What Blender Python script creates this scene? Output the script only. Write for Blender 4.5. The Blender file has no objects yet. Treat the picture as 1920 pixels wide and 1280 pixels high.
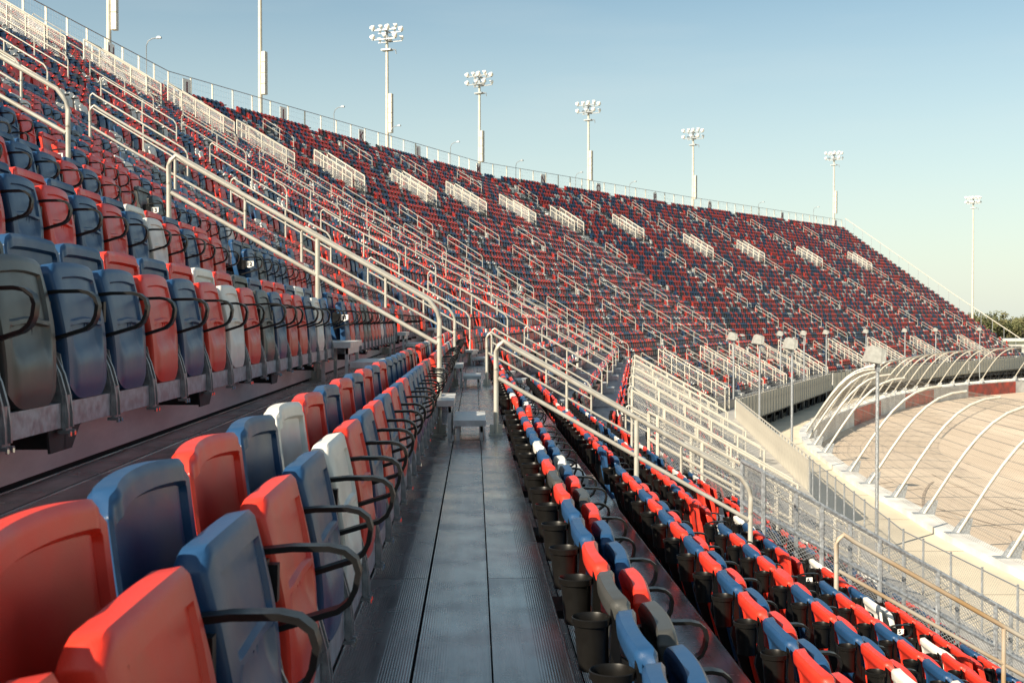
import bpy, math, random
import numpy as np
from mathutils import Vector, Matrix
random.seed(7); rng = np.random.default_rng(11)
sc = bpy.context.scene
# ------------------------------------------------------------------ camera, world, sun, exposure
F = 2300.0; EH = 1.075
YAW = math.atan(70/F); PIT = math.atan(40/F)
cam = bpy.data.cameras.new('camera'); cam.sensor_width = 36; cam.lens = 36*F/1920
cam.clip_start = .1; cam.clip_end = 6000
cam.dof.use_dof = True; cam.dof.focus_distance = 9.0; cam.dof.aperture_fstop = 14
co = bpy.data.objects.new('camera', cam); sc.collection.objects.link(co)
co.location = (0, 0, EH); co.rotation_euler = (math.pi/2-PIT, 0, -YAW); sc.camera = co
SUN = Vector((-.70, -.71, .61)).normalized()
el = math.asin(SUN.z); az = math.atan2(SUN.x, SUN.y)
w = bpy.data.worlds.new('World'); sc.world = w; w.use_nodes = True
nt = w.node_tree; bg = nt.nodes['Background']
sky = nt.nodes.new('ShaderNodeTexSky'); sky.sky_type = 'NISHITA'; sky.sun_disc = False
sky.sun_elevation = el; sky.sun_rotation = az; sky.air_density = 1.0; sky.dust_density = 1.0; sky.ozone_density = 1.0
tint = nt.nodes.new('ShaderNodeMix'); tint.data_type = 'RGBA'; tint.blend_type = 'MULTIPLY'; tint.inputs[0].default_value = 1
tint.inputs[7].default_value = (.70, .79, .72, 1); nt.links.new(sky.outputs[0], tint.inputs[6])
tcw = nt.nodes.new('ShaderNodeTexCoord'); sx = nt.nodes.new('ShaderNodeSeparateXYZ'); nt.links.new(tcw.outputs['Generated'], sx.inputs[0])
mrw = nt.nodes.new('ShaderNodeMapRange'); mrw.inputs[1].default_value = 0; mrw.inputs[2].default_value = .26; mrw.inputs[3].default_value = .72; mrw.inputs[4].default_value = .06
nt.links.new(sx.outputs[2], mrw.inputs[0])
mxw = nt.nodes.new('ShaderNodeMix'); mxw.data_type = 'RGBA'; mxw.inputs[7].default_value = (5.4, 5.6, 5.0, 1)
nt.links.new(mrw.outputs[0], mxw.inputs[0]); nt.links.new(tint.outputs[2], mxw.inputs[6])
mpw = nt.nodes.new('ShaderNodeMapping'); mpw.inputs['Scale'].default_value = (2, 2, 14); nt.links.new(tcw.outputs['Generated'], mpw.inputs[0])
nzw = nt.nodes.new('ShaderNodeTexNoise'); nzw.inputs['Scale'].default_value = 1.6; nzw.inputs['Detail'].default_value = 7; nt.links.new(mpw.outputs[0], nzw.inputs[0])
mzw = nt.nodes.new('ShaderNodeMapRange'); mzw.inputs[1].default_value = .5; mzw.inputs[2].default_value = .85; mzw.inputs[3].default_value = 0; mzw.inputs[4].default_value = .16
nt.links.new(nzw.outputs[0], mzw.inputs[0]); mxc = nt.nodes.new('ShaderNodeMix'); mxc.data_type = 'RGBA'; mxc.inputs[7].default_value = (5.0, 5.2, 4.9, 1)
nt.links.new(mzw.outputs[0], mxc.inputs[0]); nt.links.new(mxw.outputs[2], mxc.inputs[6]); nt.links.new(mxc.outputs[2], bg.inputs[0]); bg.inputs[1].default_value = .088
sun = bpy.data.lights.new('sun', 'SUN'); sun.energy = 4.9; sun.angle = math.radians(.55); sun.color = (1, .87, .68)
so = bpy.data.objects.new('sun', sun); sc.collection.objects.link(so); so.rotation_euler = SUN.to_track_quat('Z', 'Y').to_euler()
vs = sc.view_settings; vs.view_transform = 'Standard'; vs.look = 'None'; vs.gamma = 1; vs.exposure = .95
vs.use_curve_mapping = False
# ------------------------------------------------------------------ materials
def mat(name, col, rough=.5, metal=0, noise=0, nscale=8, bump=0, bscale=60, spec=.5, coat=0, stretch=None, col2=None, rvar=0):
    m = bpy.data.materials.new(name); m.use_nodes = True; t = m.node_tree; b = t.nodes['Principled BSDF']
    b.inputs['Base Color'].default_value = (*col, 1); b.inputs['Roughness'].default_value = rough
    b.inputs['Metallic'].default_value = metal; b.inputs['Specular IOR Level'].default_value = spec
    if coat: b.inputs['Coat Weight'].default_value = coat
    tc = t.nodes.new('ShaderNodeTexCoord'); mp = t.nodes.new('ShaderNodeMapping'); t.links.new(tc.outputs['Object'], mp.inputs[0])
    if stretch: mp.inputs['Scale'].default_value = stretch
    if noise or rvar:
        n = t.nodes.new('ShaderNodeTexNoise'); n.inputs['Scale'].default_value = nscale; n.inputs['Detail'].default_value = 6
        t.links.new(mp.outputs[0], n.inputs[0])
    if noise:
        r = t.nodes.new('ShaderNodeMix'); r.data_type = 'RGBA'
        c2 = col2 or tuple(c*(1-noise) for c in col)
        r.inputs[6].default_value = (*c2, 1); r.inputs[7].default_value = (*col, 1)
        cr = t.nodes.new('ShaderNodeMapRange'); cr.inputs[1].default_value = .35; cr.inputs[2].default_value = .62
        t.links.new(n.outputs[0], cr.inputs[0]); t.links.new(cr.outputs[0], r.inputs[0]); t.links.new(r.outputs[2], b.inputs['Base Color'])
    if rvar:
        mr = t.nodes.new('ShaderNodeMapRange'); mr.inputs[1].default_value = .3; mr.inputs[2].default_value = .7
        mr.inputs[3].default_value = rough-rvar; mr.inputs[4].default_value = rough+rvar
        t.links.new(n.outputs[0], mr.inputs[0]); t.links.new(mr.outputs[0], b.inputs['Roughness'])
    if bump:
        n2 = t.nodes.new('ShaderNodeTexNoise'); n2.inputs['Scale'].default_value = bscale; n2.inputs['Detail'].default_value = 4
        t.links.new(tc.outputs['Object'], n2.inputs[0]); bp = t.nodes.new('ShaderNodeBump')
        bp.inputs['Strength'].default_value = bump; bp.inputs['Distance'].default_value = .005
        t.links.new(n2.outputs[0], bp.inputs['Height']); t.links.new(bp.outputs[0], b.inputs['Normal'])
    return m
def plastic(name, col):
    return mat(name, col, .37, spec=.45, noise=.16, nscale=9, bump=.12, bscale=420, rvar=.07)
SC = {'R': plastic('red_plastic', (.68, .040, .021)), 'B': plastic('blue_plastic', (.015, .06, .15)),
      'W': plastic('white_plastic', (.74, .72, .67)), 'K': plastic('charcoal_plastic', (.05, .052, .05))}
blackp = mat('black_nylon', (.007, .007, .0075), .40, spec=.3, noise=.3, nscale=20, rvar=.08)
cupm = mat('black_cup_plastic', (.008, .0075, .007), .38, spec=.25, noise=.3, nscale=12, rvar=.08)
cast = mat('cast_aluminium', (.30, .31, .32), .42, .75, noise=.35, nscale=30, bump=.2, bscale=200)
galv = mat('galvanised_steel', (.42, .45, .48), .5, .55, noise=.4, nscale=26, bump=.15, bscale=90, rvar=.12)
darksteel = mat('dark_steel', (.035, .036, .038), .6, .3, noise=.4, nscale=14)
railm = mat('rail_paint', (.50, .49, .44), .42, .25, noise=.18, nscale=9, col2=(.44, .41, .35), bump=.08)
white_alu = mat('pale_painted_metal', (.57, .54, .46), .5, .1, noise=.15, nscale=3)
stepm = mat('step_aluminium', (.62, .62, .60), .45, .2, noise=.25, nscale=12, rvar=.1)
rust = mat('rusty_rail', (.36, .23, .11), .6, .2, noise=.5, nscale=1.1, col2=(.46, .44, .39))
wirem = mat('fence_wire', (.36, .37, .38), .45, .6)
wireold = mat('old_fence_wire', (.20, .18, .15), .7, .2)
boltm = mat('bolt_steel', (.6, .6, .58), .25, .9)
plate_w = mat('white_plate', (.8, .79, .74), .4)
ink = mat('dark_ink', (.05, .05, .06), .6)
maroon = mat('maroon_ink', (.17, .05, .07), .6)
lampgrey = mat('weathered_lamp_casing', (.44, .44, .41), .45, .2, noise=.2)
lampg = mat('lamp_glass', (.85, .84, .8), .15, .2, coat=.6)
def aluplank(name, base, ribs, rough, tint2, metal=.72):
    m = bpy.data.materials.new(name); m.use_nodes = True; t = m.node_tree; b = t.nodes['Principled BSDF']
    b.inputs['Metallic'].default_value = metal
    tc = t.nodes.new('ShaderNodeTexCoord')
    mp = t.nodes.new('ShaderNodeMapping'); mp.inputs['Scale'].default_value = (14, 1.3, 6); t.links.new(tc.outputs['Object'], mp.inputs[0])
    n = t.nodes.new('ShaderNodeTexNoise'); n.inputs['Scale'].default_value = 1.6; n.inputs['Detail'].default_value = 8; n.inputs['Roughness'].default_value = .65
    t.links.new(mp.outputs[0], n.inputs[0])
    mx = t.nodes.new('ShaderNodeMix'); mx.data_type = 'RGBA'; mx.inputs[6].default_value = (*tint2, 1); mx.inputs[7].default_value = (*base, 1)
    mr = t.nodes.new('ShaderNodeMapRange'); mr.inputs[1].default_value = .35; mr.inputs[2].default_value = .65
    t.links.new(n.outputs[0], mr.inputs[0]); t.links.new(mr.outputs[0], mx.inputs[0]); t.links.new(mx.outputs[2], b.inputs['Base Color'])
    n3 = t.nodes.new('ShaderNodeTexNoise'); n3.inputs['Scale'].default_value = 3.5; n3.inputs['Detail'].default_value = 7
    t.links.new(tc.outputs['Object'], n3.inputs[0])
    m3 = t.nodes.new('ShaderNodeMapRange'); m3.inputs[1].default_value = .3; m3.inputs[2].default_value = .7
    m3.inputs[3].default_value = rough-.07; m3.inputs[4].default_value = rough+.12
    t.links.new(n3.outputs[0], m3.inputs[0]); t.links.new(m3.outputs[0], b.inputs['Roughness'])
    if ribs:
        sep = t.nodes.new('ShaderNodeSeparateXYZ'); t.links.new(tc.outputs['Object'], sep.inputs[0])
        a = t.nodes.new('ShaderNodeMath'); a.operation = 'MULTIPLY'; a.inputs[1].default_value = 2*math.pi/.0085
        t.links.new(sep.outputs[0], a.inputs[0])
        s = t.nodes.new('ShaderNodeMath'); s.operation = 'SINE'; t.links.new(a.outputs[0], s.inputs[0])
        ab = t.nodes.new('ShaderNodeMath'); ab.operation = 'ABSOLUTE'; t.links.new(sep.outputs[0], ab.inputs[0])
        gt = t.nodes.new('ShaderNodeMath'); gt.operation = 'GREATER_THAN'; gt.inputs[1].default_value = .016; t.links.new(ab.outputs[0], gt.inputs[0])
        mu = t.nodes.new('ShaderNodeMath'); mu.operation = 'MULTIPLY'; t.links.new(s.outputs[0], mu.inputs[0]); t.links.new(gt.outputs[0], mu.inputs[1])
        bp = t.nodes.new('ShaderNodeBump'); bp.inputs['Strength'].default_value = .2; bp.inputs['Distance'].default_value = .0007
        t.links.new(mu.outputs[0], bp.inputs['Height']); t.links.new(bp.outputs[0], b.inputs['Normal'])
    return m
alu_tread = aluplank('ribbed_aluminium_plank', (.34, .335, .325), True, .21, (.235, .23, .225), .45)
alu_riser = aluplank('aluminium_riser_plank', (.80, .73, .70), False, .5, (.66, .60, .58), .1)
alu_flat = aluplank('aluminium_terrace', (.22, .215, .22), False, .42, (.14, .14, .15))
apron = mat('concrete_apron', (.66, .58, .44), .85, noise=.3, nscale=.35, bump=.3, bscale=3, col2=(.56, .49, .37))
conc = mat('pale_concrete', (.47, .44, .38), .8, noise=.2, nscale=.8, bump=.2, bscale=10)
concourse_m = mat('concourse_deck', (.42, .41, .385), .6, .1, noise=.25, nscale=1.5)
shaded_galv = mat('shaded_galvanised_steel', (.14, .145, .15), .65, .3, noise=.4, nscale=2)  # darker copy of the galvanised steel, paints the shade between far seats
jointm = mat('joint_filler', (.16, .13, .1), .9)
grassm = mat('dry_grass', (.16, .17, .06), .95, noise=.4, nscale=.06, col2=(.24, .22, .09))
redwall = mat('red_wall_paint', (.58, .06, .03), .55, noise=.3, nscale=.9, col2=(.2, .05, .04))
whitewall = mat('white_wall_paint', (.72, .71, .67), .55, noise=.25, nscale=.7, col2=(.5, .49, .47))
bark = mat('bark', (.09, .07, .05), .9)
leafm = mat('leaves', (.085, .10, .035), .8, noise=.5, nscale=.3, col2=(.13, .115, .05))
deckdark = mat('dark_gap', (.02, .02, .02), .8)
def track_mat():
    m = mat('track_asphalt', (.68, .56, .43), .82, noise=.22, nscale=.12, bump=.3, bscale=4, col2=(.59, .48, .37))
    t = m.node_tree; b = t.nodes['Principled BSDF']
    src = b.inputs['Base Color'].links[0].from_socket
    tc = [n for n in t.nodes if n.type == 'TEX_COORD'][0]
    nz = t.nodes.new('ShaderNodeTexNoise'); nz.inputs['Scale'].default_value = .05; nz.inputs['Detail'].default_value = 5
    t.links.new(tc.outputs['Object'], nz.inputs[0])
    va = t.nodes.new('ShaderNodeVectorMath'); va.operation = 'MULTIPLY_ADD'; va.inputs[1].default_value = (26, 26, 26)
    t.links.new(nz.outputs[1], va.inputs[0]); t.links.new(tc.outputs['Object'], va.inputs[2])
    mp = t.nodes.new('ShaderNodeMapping'); mp.inputs['Scale'].default_value = (.10, .028, .1); mp.inputs['Rotation'].default_value = (0, 0, .35)
    t.links.new(va.outputs[0], mp.inputs[0])
    n9 = t.nodes.new('ShaderNodeTexNoise'); n9.inputs['Scale'].default_value = 1.3; n9.inputs['Detail'].default_value = 8; t.links.new(mp.outputs[0], n9.inputs[0])
    mr = t.nodes.new('ShaderNodeMapRange'); mr.inputs[1].default_value = .42; mr.inputs[2].default_value = .60
    mx = t.nodes.new('ShaderNodeMix'); mx.data_type = 'RGBA'; mx.inputs[6].default_value = (.56, .45, .34, 1)
    t.links.new(n9.outputs[0], mr.inputs[0]); t.links.new(mr.outputs[0], mx.inputs[0]); t.links.new(src, mx.inputs[7]); t.links.new(mx.outputs[2], b.inputs['Base Color'])
    return m
trackm = track_mat()
# ------------------------------------------------------------------ helpers
def link(o, parent=None):
    sc.collection.objects.link(o)
    if parent is not None: o.parent = parent
    return o
def tag(o, label=None, cat=None, group=None, kind=None):
    if label: o['label'] = label
    if cat: o['category'] = cat
    if group: o['group'] = group
    if kind: o['kind'] = kind
    return o
def empty(name, loc=(0, 0, 0), rz=0, **k):
    o = bpy.data.objects.new(name, None); o.location = loc; o.rotation_euler = (0, 0, rz); o.empty_display_size = .2
    link(o); return tag(o, **k)
class MB:
    def __init__(s): s.v = []; s.f = []; s.m = []; s.mats = []
    def mi(s, m):
        if m is None: return 0
        if m not in s.mats: s.mats.append(m)
        return s.mats.index(m)
    def add(s, vs, fs, m=None):
        b = len(s.v); s.v.extend(vs); k = s.mi(m)
        for f in fs: s.f.append(tuple(b+i for i in f)); s.m.append(k)
    def box(s, x0, x1, y0, y1, z0, z1, m=None, fn=None):
        vs = [(x, y, z) for z in (z0, z1) for y in (y0, y1) for x in (x0, x1)]
        if fn: vs = [fn(*p) for p in vs]
        s.add(vs, [(0, 2, 3, 1), (4, 5, 7, 6), (0, 1, 5, 4), (2, 6, 7, 3), (0, 4, 6, 2), (1, 3, 7, 5)], m)
    def tube(s, pts, r, n=8, m=None, cap=True, r2=None):
        pts = [Vector(p) for p in pts]; k = len(pts); rings = []
        up = Vector((0, 0, 1))
        for i, p in enumerate(pts):
            t = (pts[min(i+1, k-1)]-pts[max(i-1, 0)]).normalized()
            a = t.cross(up) if abs(t.z) < .95 else t.cross(Vector((0, 1, 0)))
            a.normalize(); b = a.cross(t); rr = r if r2 is None else r+(r2-r)*i/(k-1)
            rings.append([tuple(p+a*(rr*math.cos(2*math.pi*j/n))+b*(rr*math.sin(2*math.pi*j/n))) for j in range(n)])
        vs = [q for g in rings for q in g]
        fs = [(i*n+j, i*n+(j+1) % n, (i+1)*n+(j+1) % n, (i+1)*n+j) for i in range(k-1) for j in range(n)]
        if cap: fs += [tuple(range(n-1, -1, -1)), tuple((k-1)*n+j for j in range(n))]
        s.add(vs, fs, m)
    def strip(s, pts, wy, th, m=None):
        """flat strap in the xz plane, width wy along y, thickness th"""
        k = len(pts); vs = []
        for i, (x, z) in enumerate(pts):
            a = pts[max(i-1, 0)]; b = pts[min(i+1, k-1)]; tx, tz = b[0]-a[0], b[1]-a[1]; L = math.hypot(tx, tz) or 1
            nx, nz = -tz/L*th/2, tx/L*th/2; ww = wy[i] if isinstance(wy, (list, tuple)) else wy
            vs += [(x+nx, -ww/2, z+nz), (x+nx, ww/2, z+nz), (x-nx, ww/2, z-nz), (x-nx, -ww/2, z-nz)]
        fs = [(i*4+j, i*4+(j+1) % 4, (i+1)*4+(j+1) % 4, (i+1)*4+j) for i in range(k-1) for j in range(4)]
        fs += [(3, 2, 1, 0), tuple((k-1)*4+j for j in range(4))]
        s.add(vs, fs, m)
    def mesh(s, name, m=None, smooth=None):
        me = bpy.data.meshes.new(name); me.from_pydata(s.v, [], s.f)
        for x in (s.mats if s.mats else [m]):
            if x is not None: me.materials.append(x)
        if len(s.mats) > 1: me.polygons.foreach_set('material_index', s.m)
        if smooth is not None:
            me.polygons.foreach_set('use_smooth', [True]*len(me.polygons)); me.set_sharp_from_angle(angle=math.radians(smooth))
        me.update(); return me
    def obj(s, name, m=None, parent=None, smooth=None, **k):
        o = bpy.data.objects.new(name, s.mesh(name, m, smooth)); link(o, parent); return tag(o, **k)
def inst(name, me, parent=None, loc=(0, 0, 0), rot=(0, 0, 0), **k):
    o = bpy.data.objects.new(name, me); o.location = loc; o.rotation_euler = rot; link(o, parent); return tag(o, **k)
# ------------------------------------------------------------------ the plan of the stand
P = [(0, -14), (0, 28), (6.3, 75.2), (24.1, 114.6), (50.6, 148.1), (79.8, 181.8)]
D = .916; NT = 29; NB = -8
H = [math.atan2(P[i+1][0]-P[i][0], P[i+1][1]-P[i][1]) for i in range(5)]
L = [math.dist(P[i], P[i+1]) for i in range(5)]
def rz(n): return .52*n if n <= 6 else 3.12+.545*(n-6)
def rzc(v):
    return rz(v/D)
def W(i, u, v, z=0):
    return (P[i][0]+u*math.sin(H[i])-v*math.cos(H[i]), P[i][1]+u*math.cos(H[i])+v*math.sin(H[i]), z)
def rng_u(i, v):
    a = -v*math.tan((H[i]-H[i-1])/2) if i else 0
    b = L[i]+v*math.tan((H[i+1]-H[i])/2) if i < 4 else L[i]-10.5+v*.5
    return a, b
def proj(p):
    x, y, z = p; z -= EH
    xr = x*math.cos(YAW)-y*math.sin(YAW); yr = x*math.sin(YAW)+y*math.cos(YAW)
    zc = yr*math.cos(PIT)-z*math.sin(PIT); up = yr*math.sin(PIT)+z*math.cos(PIT)
    if zc < .05: return (-9999, -9999, zc)
    return (960+F*xr/zc, 640-F*up/zc, zc)
AISLES = [(0, 14-60), (0, 14+11.47), (0, 14+20.2), (1, 1.6), (1, 10.2), (1, 17.2), (1, 26.8), (1, 34.5), (1, 42.7), (2, 2.2), (2, 13.4), (2, 23.0), (2, 34.4),
          (3, -.8), (3, 11.2), (3, 22.3), (3, 36.1), (4, 9.9), (4, 26.5)]
VTOP = [23, 23, 23, 23, 23, 23, 23, 22, 21, 21, 21, 21, 21, 21, 21, 18, 18, 18, 18]
AW = .54
def rail_z(v): return rzc(v)+1.02
# ------------------------------------------------------------------ ground, sky-line
g = MB(); g.add([(-3000, -600, -8.6), (3000, -600, -8.6), (3000, 4000, -8.6), (-3000, 4000, -8.6)], [(0, 1, 2, 3)])
g.obj('ground', grassm, kind='structure')
WALL = [(15.2, -30), (15.3, 10), (15.6, 30), (15.9, 40), (16.5, 46), (17, 53), (18.2, 62), (19.6, 71), (22, 80), (27.6, 92.5), (36.3, 108.8), (44, 121), (53, 132), (64, 142), (80, 152), (104, 162), (134, 169), (170, 172), (215, 170)]
def resample(pts, step):
    out = []; P2 = [Vector(p) for p in pts]
    def cr(a, b, c, d, t):
        return .5*((2*b)+(-a+c)*t+(2*a-5*b+4*c-d)*t*t+(-a+3*b-3*c+d)*t**3)
    dense = []
    for i in range(len(P2)-1):
        a = P2[max(i-1, 0)]; b = P2[i]; c = P2[i+1]; d = P2[min(i+2, len(P2)-1)]
        for k in range(40): dense.append(cr(a, b, c, d, k/40))
    dense.append(P2[-1]); acc = 0; out = [dense[0]]
    for a, b in zip(dense, dense[1:]):
        acc += (b-a).length
        if acc >= step: out.append(b); acc -= step
    return out
wl = resample([Vector(p) for p in WALL], 2.05)
def nrm(pts, i):
    t = (pts[min(i+1, len(pts)-1)]-pts[max(i-1, 0)]).normalized(); return Vector((t.y, -t.x))
WN = [nrm(wl, i) for i in range(len(wl))]
def ribbon(offs, name, m, pts=wl, N=WN, **k):
    b = MB(); n = len(offs)
    vs = [(p.x+nn.x*o, p.y+nn.y*o, z) for p, nn in zip(pts, N) for o, z in offs]
    fs = [(i*n+j, i*n+j+1, (i+1)*n+j+1, (i+1)*n+j) for i in range(len(pts)-1) for j in range(n-1)]
    b.add(vs, fs); return b.obj(name, m, **k)
GZ = -6.15; YZ = -8.2; JOINTS = []
ribbon([(-4.9, YZ-.3), (-4.3, GZ-.06), (-4.2, GZ), (-.45, GZ)], 'apron', apron, kind='structure')
# big beige yard under and beside the stand
g = MB(); g.add([(-60, -60, YZ), (12, -60, YZ), (13, 45, YZ), (17.5, 76, YZ), (36, 115, YZ), (60, 145, YZ), (110, 172, YZ), (110, 240, YZ), (60, 230, YZ), (-60, 120, YZ)], [tuple(range(10))])
g.obj('yard', mat('yard_concrete', (.30, .26, .2), .9, noise=.35, nscale=.2), kind='structure')
def prof_track(o):
    return GZ-1.2-.085*o if o < 12 else GZ-1.2-.085*12-.01*(o-12)
ribbon([(.36, prof_track(.36)), (6, prof_track(6)), (12, prof_track(12)), (18, prof_track(18)), (34, prof_track(34)), (60, prof_track(60)), (110, prof_track(60))], 'race_track', trackm, kind='structure')
b = MB()
# ------------------------------------------------------------------ track wall with painted blocks
wall = empty('track_wall', (wl[20].x, wl[20].y, GZ), label='low white and red concrete wall along the race track', cat='wall')
wi = wall.matrix_world
def wall_seg(i0, i1, m, nm, lab=None):
    b = MB(); prof = [(-.45, GZ-.5), (-.45, GZ+.22), (.30, GZ+.22), (.345, GZ+.18), (.345, GZ-1.3)] if m is not redwall else [(.30, GZ+.10), (.352, GZ+.10), (.352, GZ-1.3)]
    n = len(prof)
    vs = [(wl[i].x+WN[i].x*o-wl[20].x, wl[i].y+WN[i].y*o-wl[20].y, z-GZ) for i in range(i0, i1+1) for o, z in prof]
    b.add(vs, [(a*n+j, a*n+j+1, (a+1)*n+j+1, (a+1)*n+j) for a in range(i1-i0) for j in range(n-1)])
    o = b.obj(nm, m, wall)
    if lab: o['label'] = lab
i = 0; blocks = []
while i < len(wl)-1:
    isr = lambda k: wl[k].y > 78 and any(a < proj((wl[k].x, wl[k].y, GZ))[0] < b_ for a, b_ in ((1585, 1640), (1690, 1735), (1808, 1888), (1985, 2060)))
    red = isr(i); j = i+1
    while j < len(wl)-1 and isr(j) == red and j-i < 12: j += 1
    wall_seg(i, j, whitewall, 'wall_block')
    if red: wall_seg(i, j, redwall, 'painted_block', 'scuffed red painted block')
    blocks.append(i); i = j
# knobs / cable guards on top
kn = MB()
for i in range(len(wl)-1):
    if wl[i].y < 82: continue
    for t in (0, .33, .66):
        p = wl[i].lerp(wl[i+1], t); q = (p.x+WN[i].x*.05-wl[20].x, p.y+WN[i].y*.05-wl[20].y, .22)
        kn.box(q[0]-.16, q[0]+.16, q[1]-.16, q[1]+.16, q[2]-.01, q[2]+.2)
kn.obj('cap_blocks', whitewall, wall)
# ------------------------------------------------------------------ catch fence
cf = empty('catch_fence', (wl[20].x, wl[20].y, GZ+.22), label='catch fence of tall pale posts curving over the race track with wire mesh', cat='fence')
prof = [(a*.787, c*.787) for a, c in [(0, 0), (.6, .95), (1.2, 1.9), (1.85, 2.85), (2.45, 3.6), (3.05, 4.2), (3.7, 4.65), (4.4, 4.93), (5.2, 5.05)]]
pb = MB(); pb.tube([(a, 0, c) for a, c in prof], .064, 8)
pmesh = pb.mesh('post', railm, 50)
gb = MB()
gb.add([(a*.8, b_*.8, c*.8) for a, b_, c in [(-.55, -.03, -.35), (.42, -.03, -.28), (.62, -.03, .62), (.2, -.03, .62), (-.55, .03, -.35), (.42, .03, -.28), (.62, .03, .62), (.2, .03, .62)]],
       [(0, 1, 2, 3), (7, 6, 5, 4), (0, 4, 5, 1), (1, 5, 6, 2), (2, 6, 7, 3), (3, 7, 4, 0)])
gb.box(-.4, .35, -.18, .18, -.02, .03)
gmesh = gb.mesh('base_plate', galv)
org = Vector((wl[20].x, wl[20].y, GZ+.22))
cposts = []
for i in range(4, len(wl)-1, 2):
    p = wl[i]; a = math.atan2(WN[i].y, WN[i].x)
    if 40 < p.y < 140 and i % 11 == 0: continue
    loc = (p.x-org.x, p.y-org.y, 0)
    o = inst('post', pmesh, cf, loc, (0, 0, a)); inst('base_plate', gmesh, o)
    cposts.append((p, WN[i]))
cb = MB()
def cfp(p, n, a, z): return (p.x+n.x*a-org.x, p.y+n.y*a-org.y, z)
hh = [(.35, .5), (.75, 1.15), (1.2, 1.85), (1.6, 2.45), (2.05, 3.05), (2.5, 3.6), (3.1, 4.2), (3.8, 4.65), (4.5, 4.92), (5.15, 5.02)]
hh = [(a*.787, c*.787) for a, c in hh]
for (a, z) in hh:
    cb.tube([cfp(p, n, a, z) for p, n in cposts], .010, 3, cap=False)
cb.obj('cable', wirem, cf)
cb = MB(); cb.tube([cfp(p, n, 4.05, 3.99) for p, n in cposts if p.y > 84], .05, 5); cb.obj('top_rail', railm, cf)
cb = MB()
NFINE = 25
for k in range(NFINE):
    t = k/(NFINE-1)*(len(prof)-1); j = min(int(t), len(prof)-2); fr = t-j
    a = prof[j][0]*(1-fr)+prof[j+1][0]*fr; z = prof[j][1]*(1-fr)+prof[j+1][1]*fr
    cb.tube([cfp(p, n, a-.02, z) for p, n in cposts], .0036, 3, cap=False)
for (p, n), (p2, n2) in zip(cposts, cposts[1:]):
    if p2.y < 20: continue
    K = 26 if p.y < 90 else 8
    for k in range(K):
        q = p.lerp(p2, k/K)
        cb.tube([cfp(q, n, a-.02, z) for a, z in prof[::2]], .0036, 3, cap=False)
cb.obj('wire_mesh', wireold, cf)
sk = empty('skid_marks', (wl[20].x, wl[20].y, GZ), kind='structure')
skm = mat('rubber_mark', (.24, .19, .15), .85, noise=.5, nscale=1.5, col2=(.42, .34, .26))
rs = random.Random(5)
for k in range(26):
    i0 = rs.randint(14, 52); ln = rs.randint(6, 18); o0 = rs.uniform(2, 24); do = rs.uniform(-7, 7); cu = rs.uniform(-4, 4); wd = rs.choice((.05, .08, .14))
    V_ = []
    for a in range(ln+1):
        f_ = a/ln; ii = min(i0+a, len(wl)-1); o = max(1, o0+do*f_+cu*math.sin(math.pi*f_)); p = wl[ii]-wl[20]
        for d in (-wd/2, wd/2): V_.append((p.x+WN[ii].x*(o+d), p.y+WN[ii].y*(o+d), prof_track(o)-GZ+.02))
    b = MB(); b.add(V_, [(2*a, 2*a+1, 2*a+3, 2*a+2) for a in range(ln)]); b.obj('skid_mark', skm, sk)
jr = empty('expansion_joints', (wl[20].x, wl[20].y, GZ), kind='structure')
for i in range(6, len(wl)-1, 3):
    p, nn = wl[i]-wl[20], WN[i]; tt = Vector((-nn.y, nn.x))
    b = MB(); c = [(-4.15, -.02), (-.5, -.02), (-.5, .02), (-4.15, .02)]
    b.add([(p.x+nn.x*a+tt.x*d, p.y+nn.y*a+tt.y*d, .004) for a, d in c], [(0, 1, 2, 3)]); b.obj('joint', jointm, jr)
# ------------------------------------------------------------------ terrace (treads and risers)
NEAR_ROWS = range(-4, 5); SPLIT = 14+30.0
tb = MB()
def rowseg(n, i, ua, ub, ub2=None):
    v0 = n*D-.30; v1 = v0+D; z = rz(n); zn = rz(n+1)
    def e(v, hi):
        a, bb = rng_u(i, v); return (min(ub, bb) if hi else max(ua, a))
    q = [W(i, e(v0, 0), v0, z), W(i, e(v0, 1), v0, z), W(i, e(v1, 1), v1, z), W(i, e(v1, 0), v1, z)]
    tb.add(q, [(0, 1, 2, 3)], alu_flat)
    q = [W(i, e(v1, 0), v1, z), W(i, e(v1, 1), v1, z), W(i, e(v1, 1), v1, zn), W(i, e(v1, 0), v1, zn)]
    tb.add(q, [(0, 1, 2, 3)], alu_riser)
    # nosing lip
    q = [W(i, e(v0, 0), v0-.012, z+.004), W(i, e(v0, 1), v0-.012, z+.004), W(i, e(v0, 1), v0-.012, z-.05), W(i, e(v0, 0), v0-.012, z-.05)]
    tb.add(q, [(0, 1, 2, 3)], alu_flat)
for n in range(NB, NT+1):
    for i in range(5):
        if i == 0 and n in NEAR_ROWS:
            v0 = n*D-.30; v1 = v0+D; z = rz(n)-.045; a, bb = 0, L[0]
            q = [W(0, a, v0+.03, z), W(0, rng_u(0, v0)[1], v0+.03, z), W(0, rng_u(0, v1)[1], v1+.03, z), W(0, a, v1+.03, z),
                 W(0, a, v1+.03, rz(n+1)-.045), W(0, rng_u(0, v1)[1], v1+.03, rz(n+1)-.045)]
            tb.add(q, [(0, 1, 2, 3), (3, 2, 5, 4)], deckdark)  # near-black sheet below the planks, paints the shade in their gaps
        else: rowseg(n, i, -1e9, 1e9)
tb.obj('terrace', kind='structure')
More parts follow.
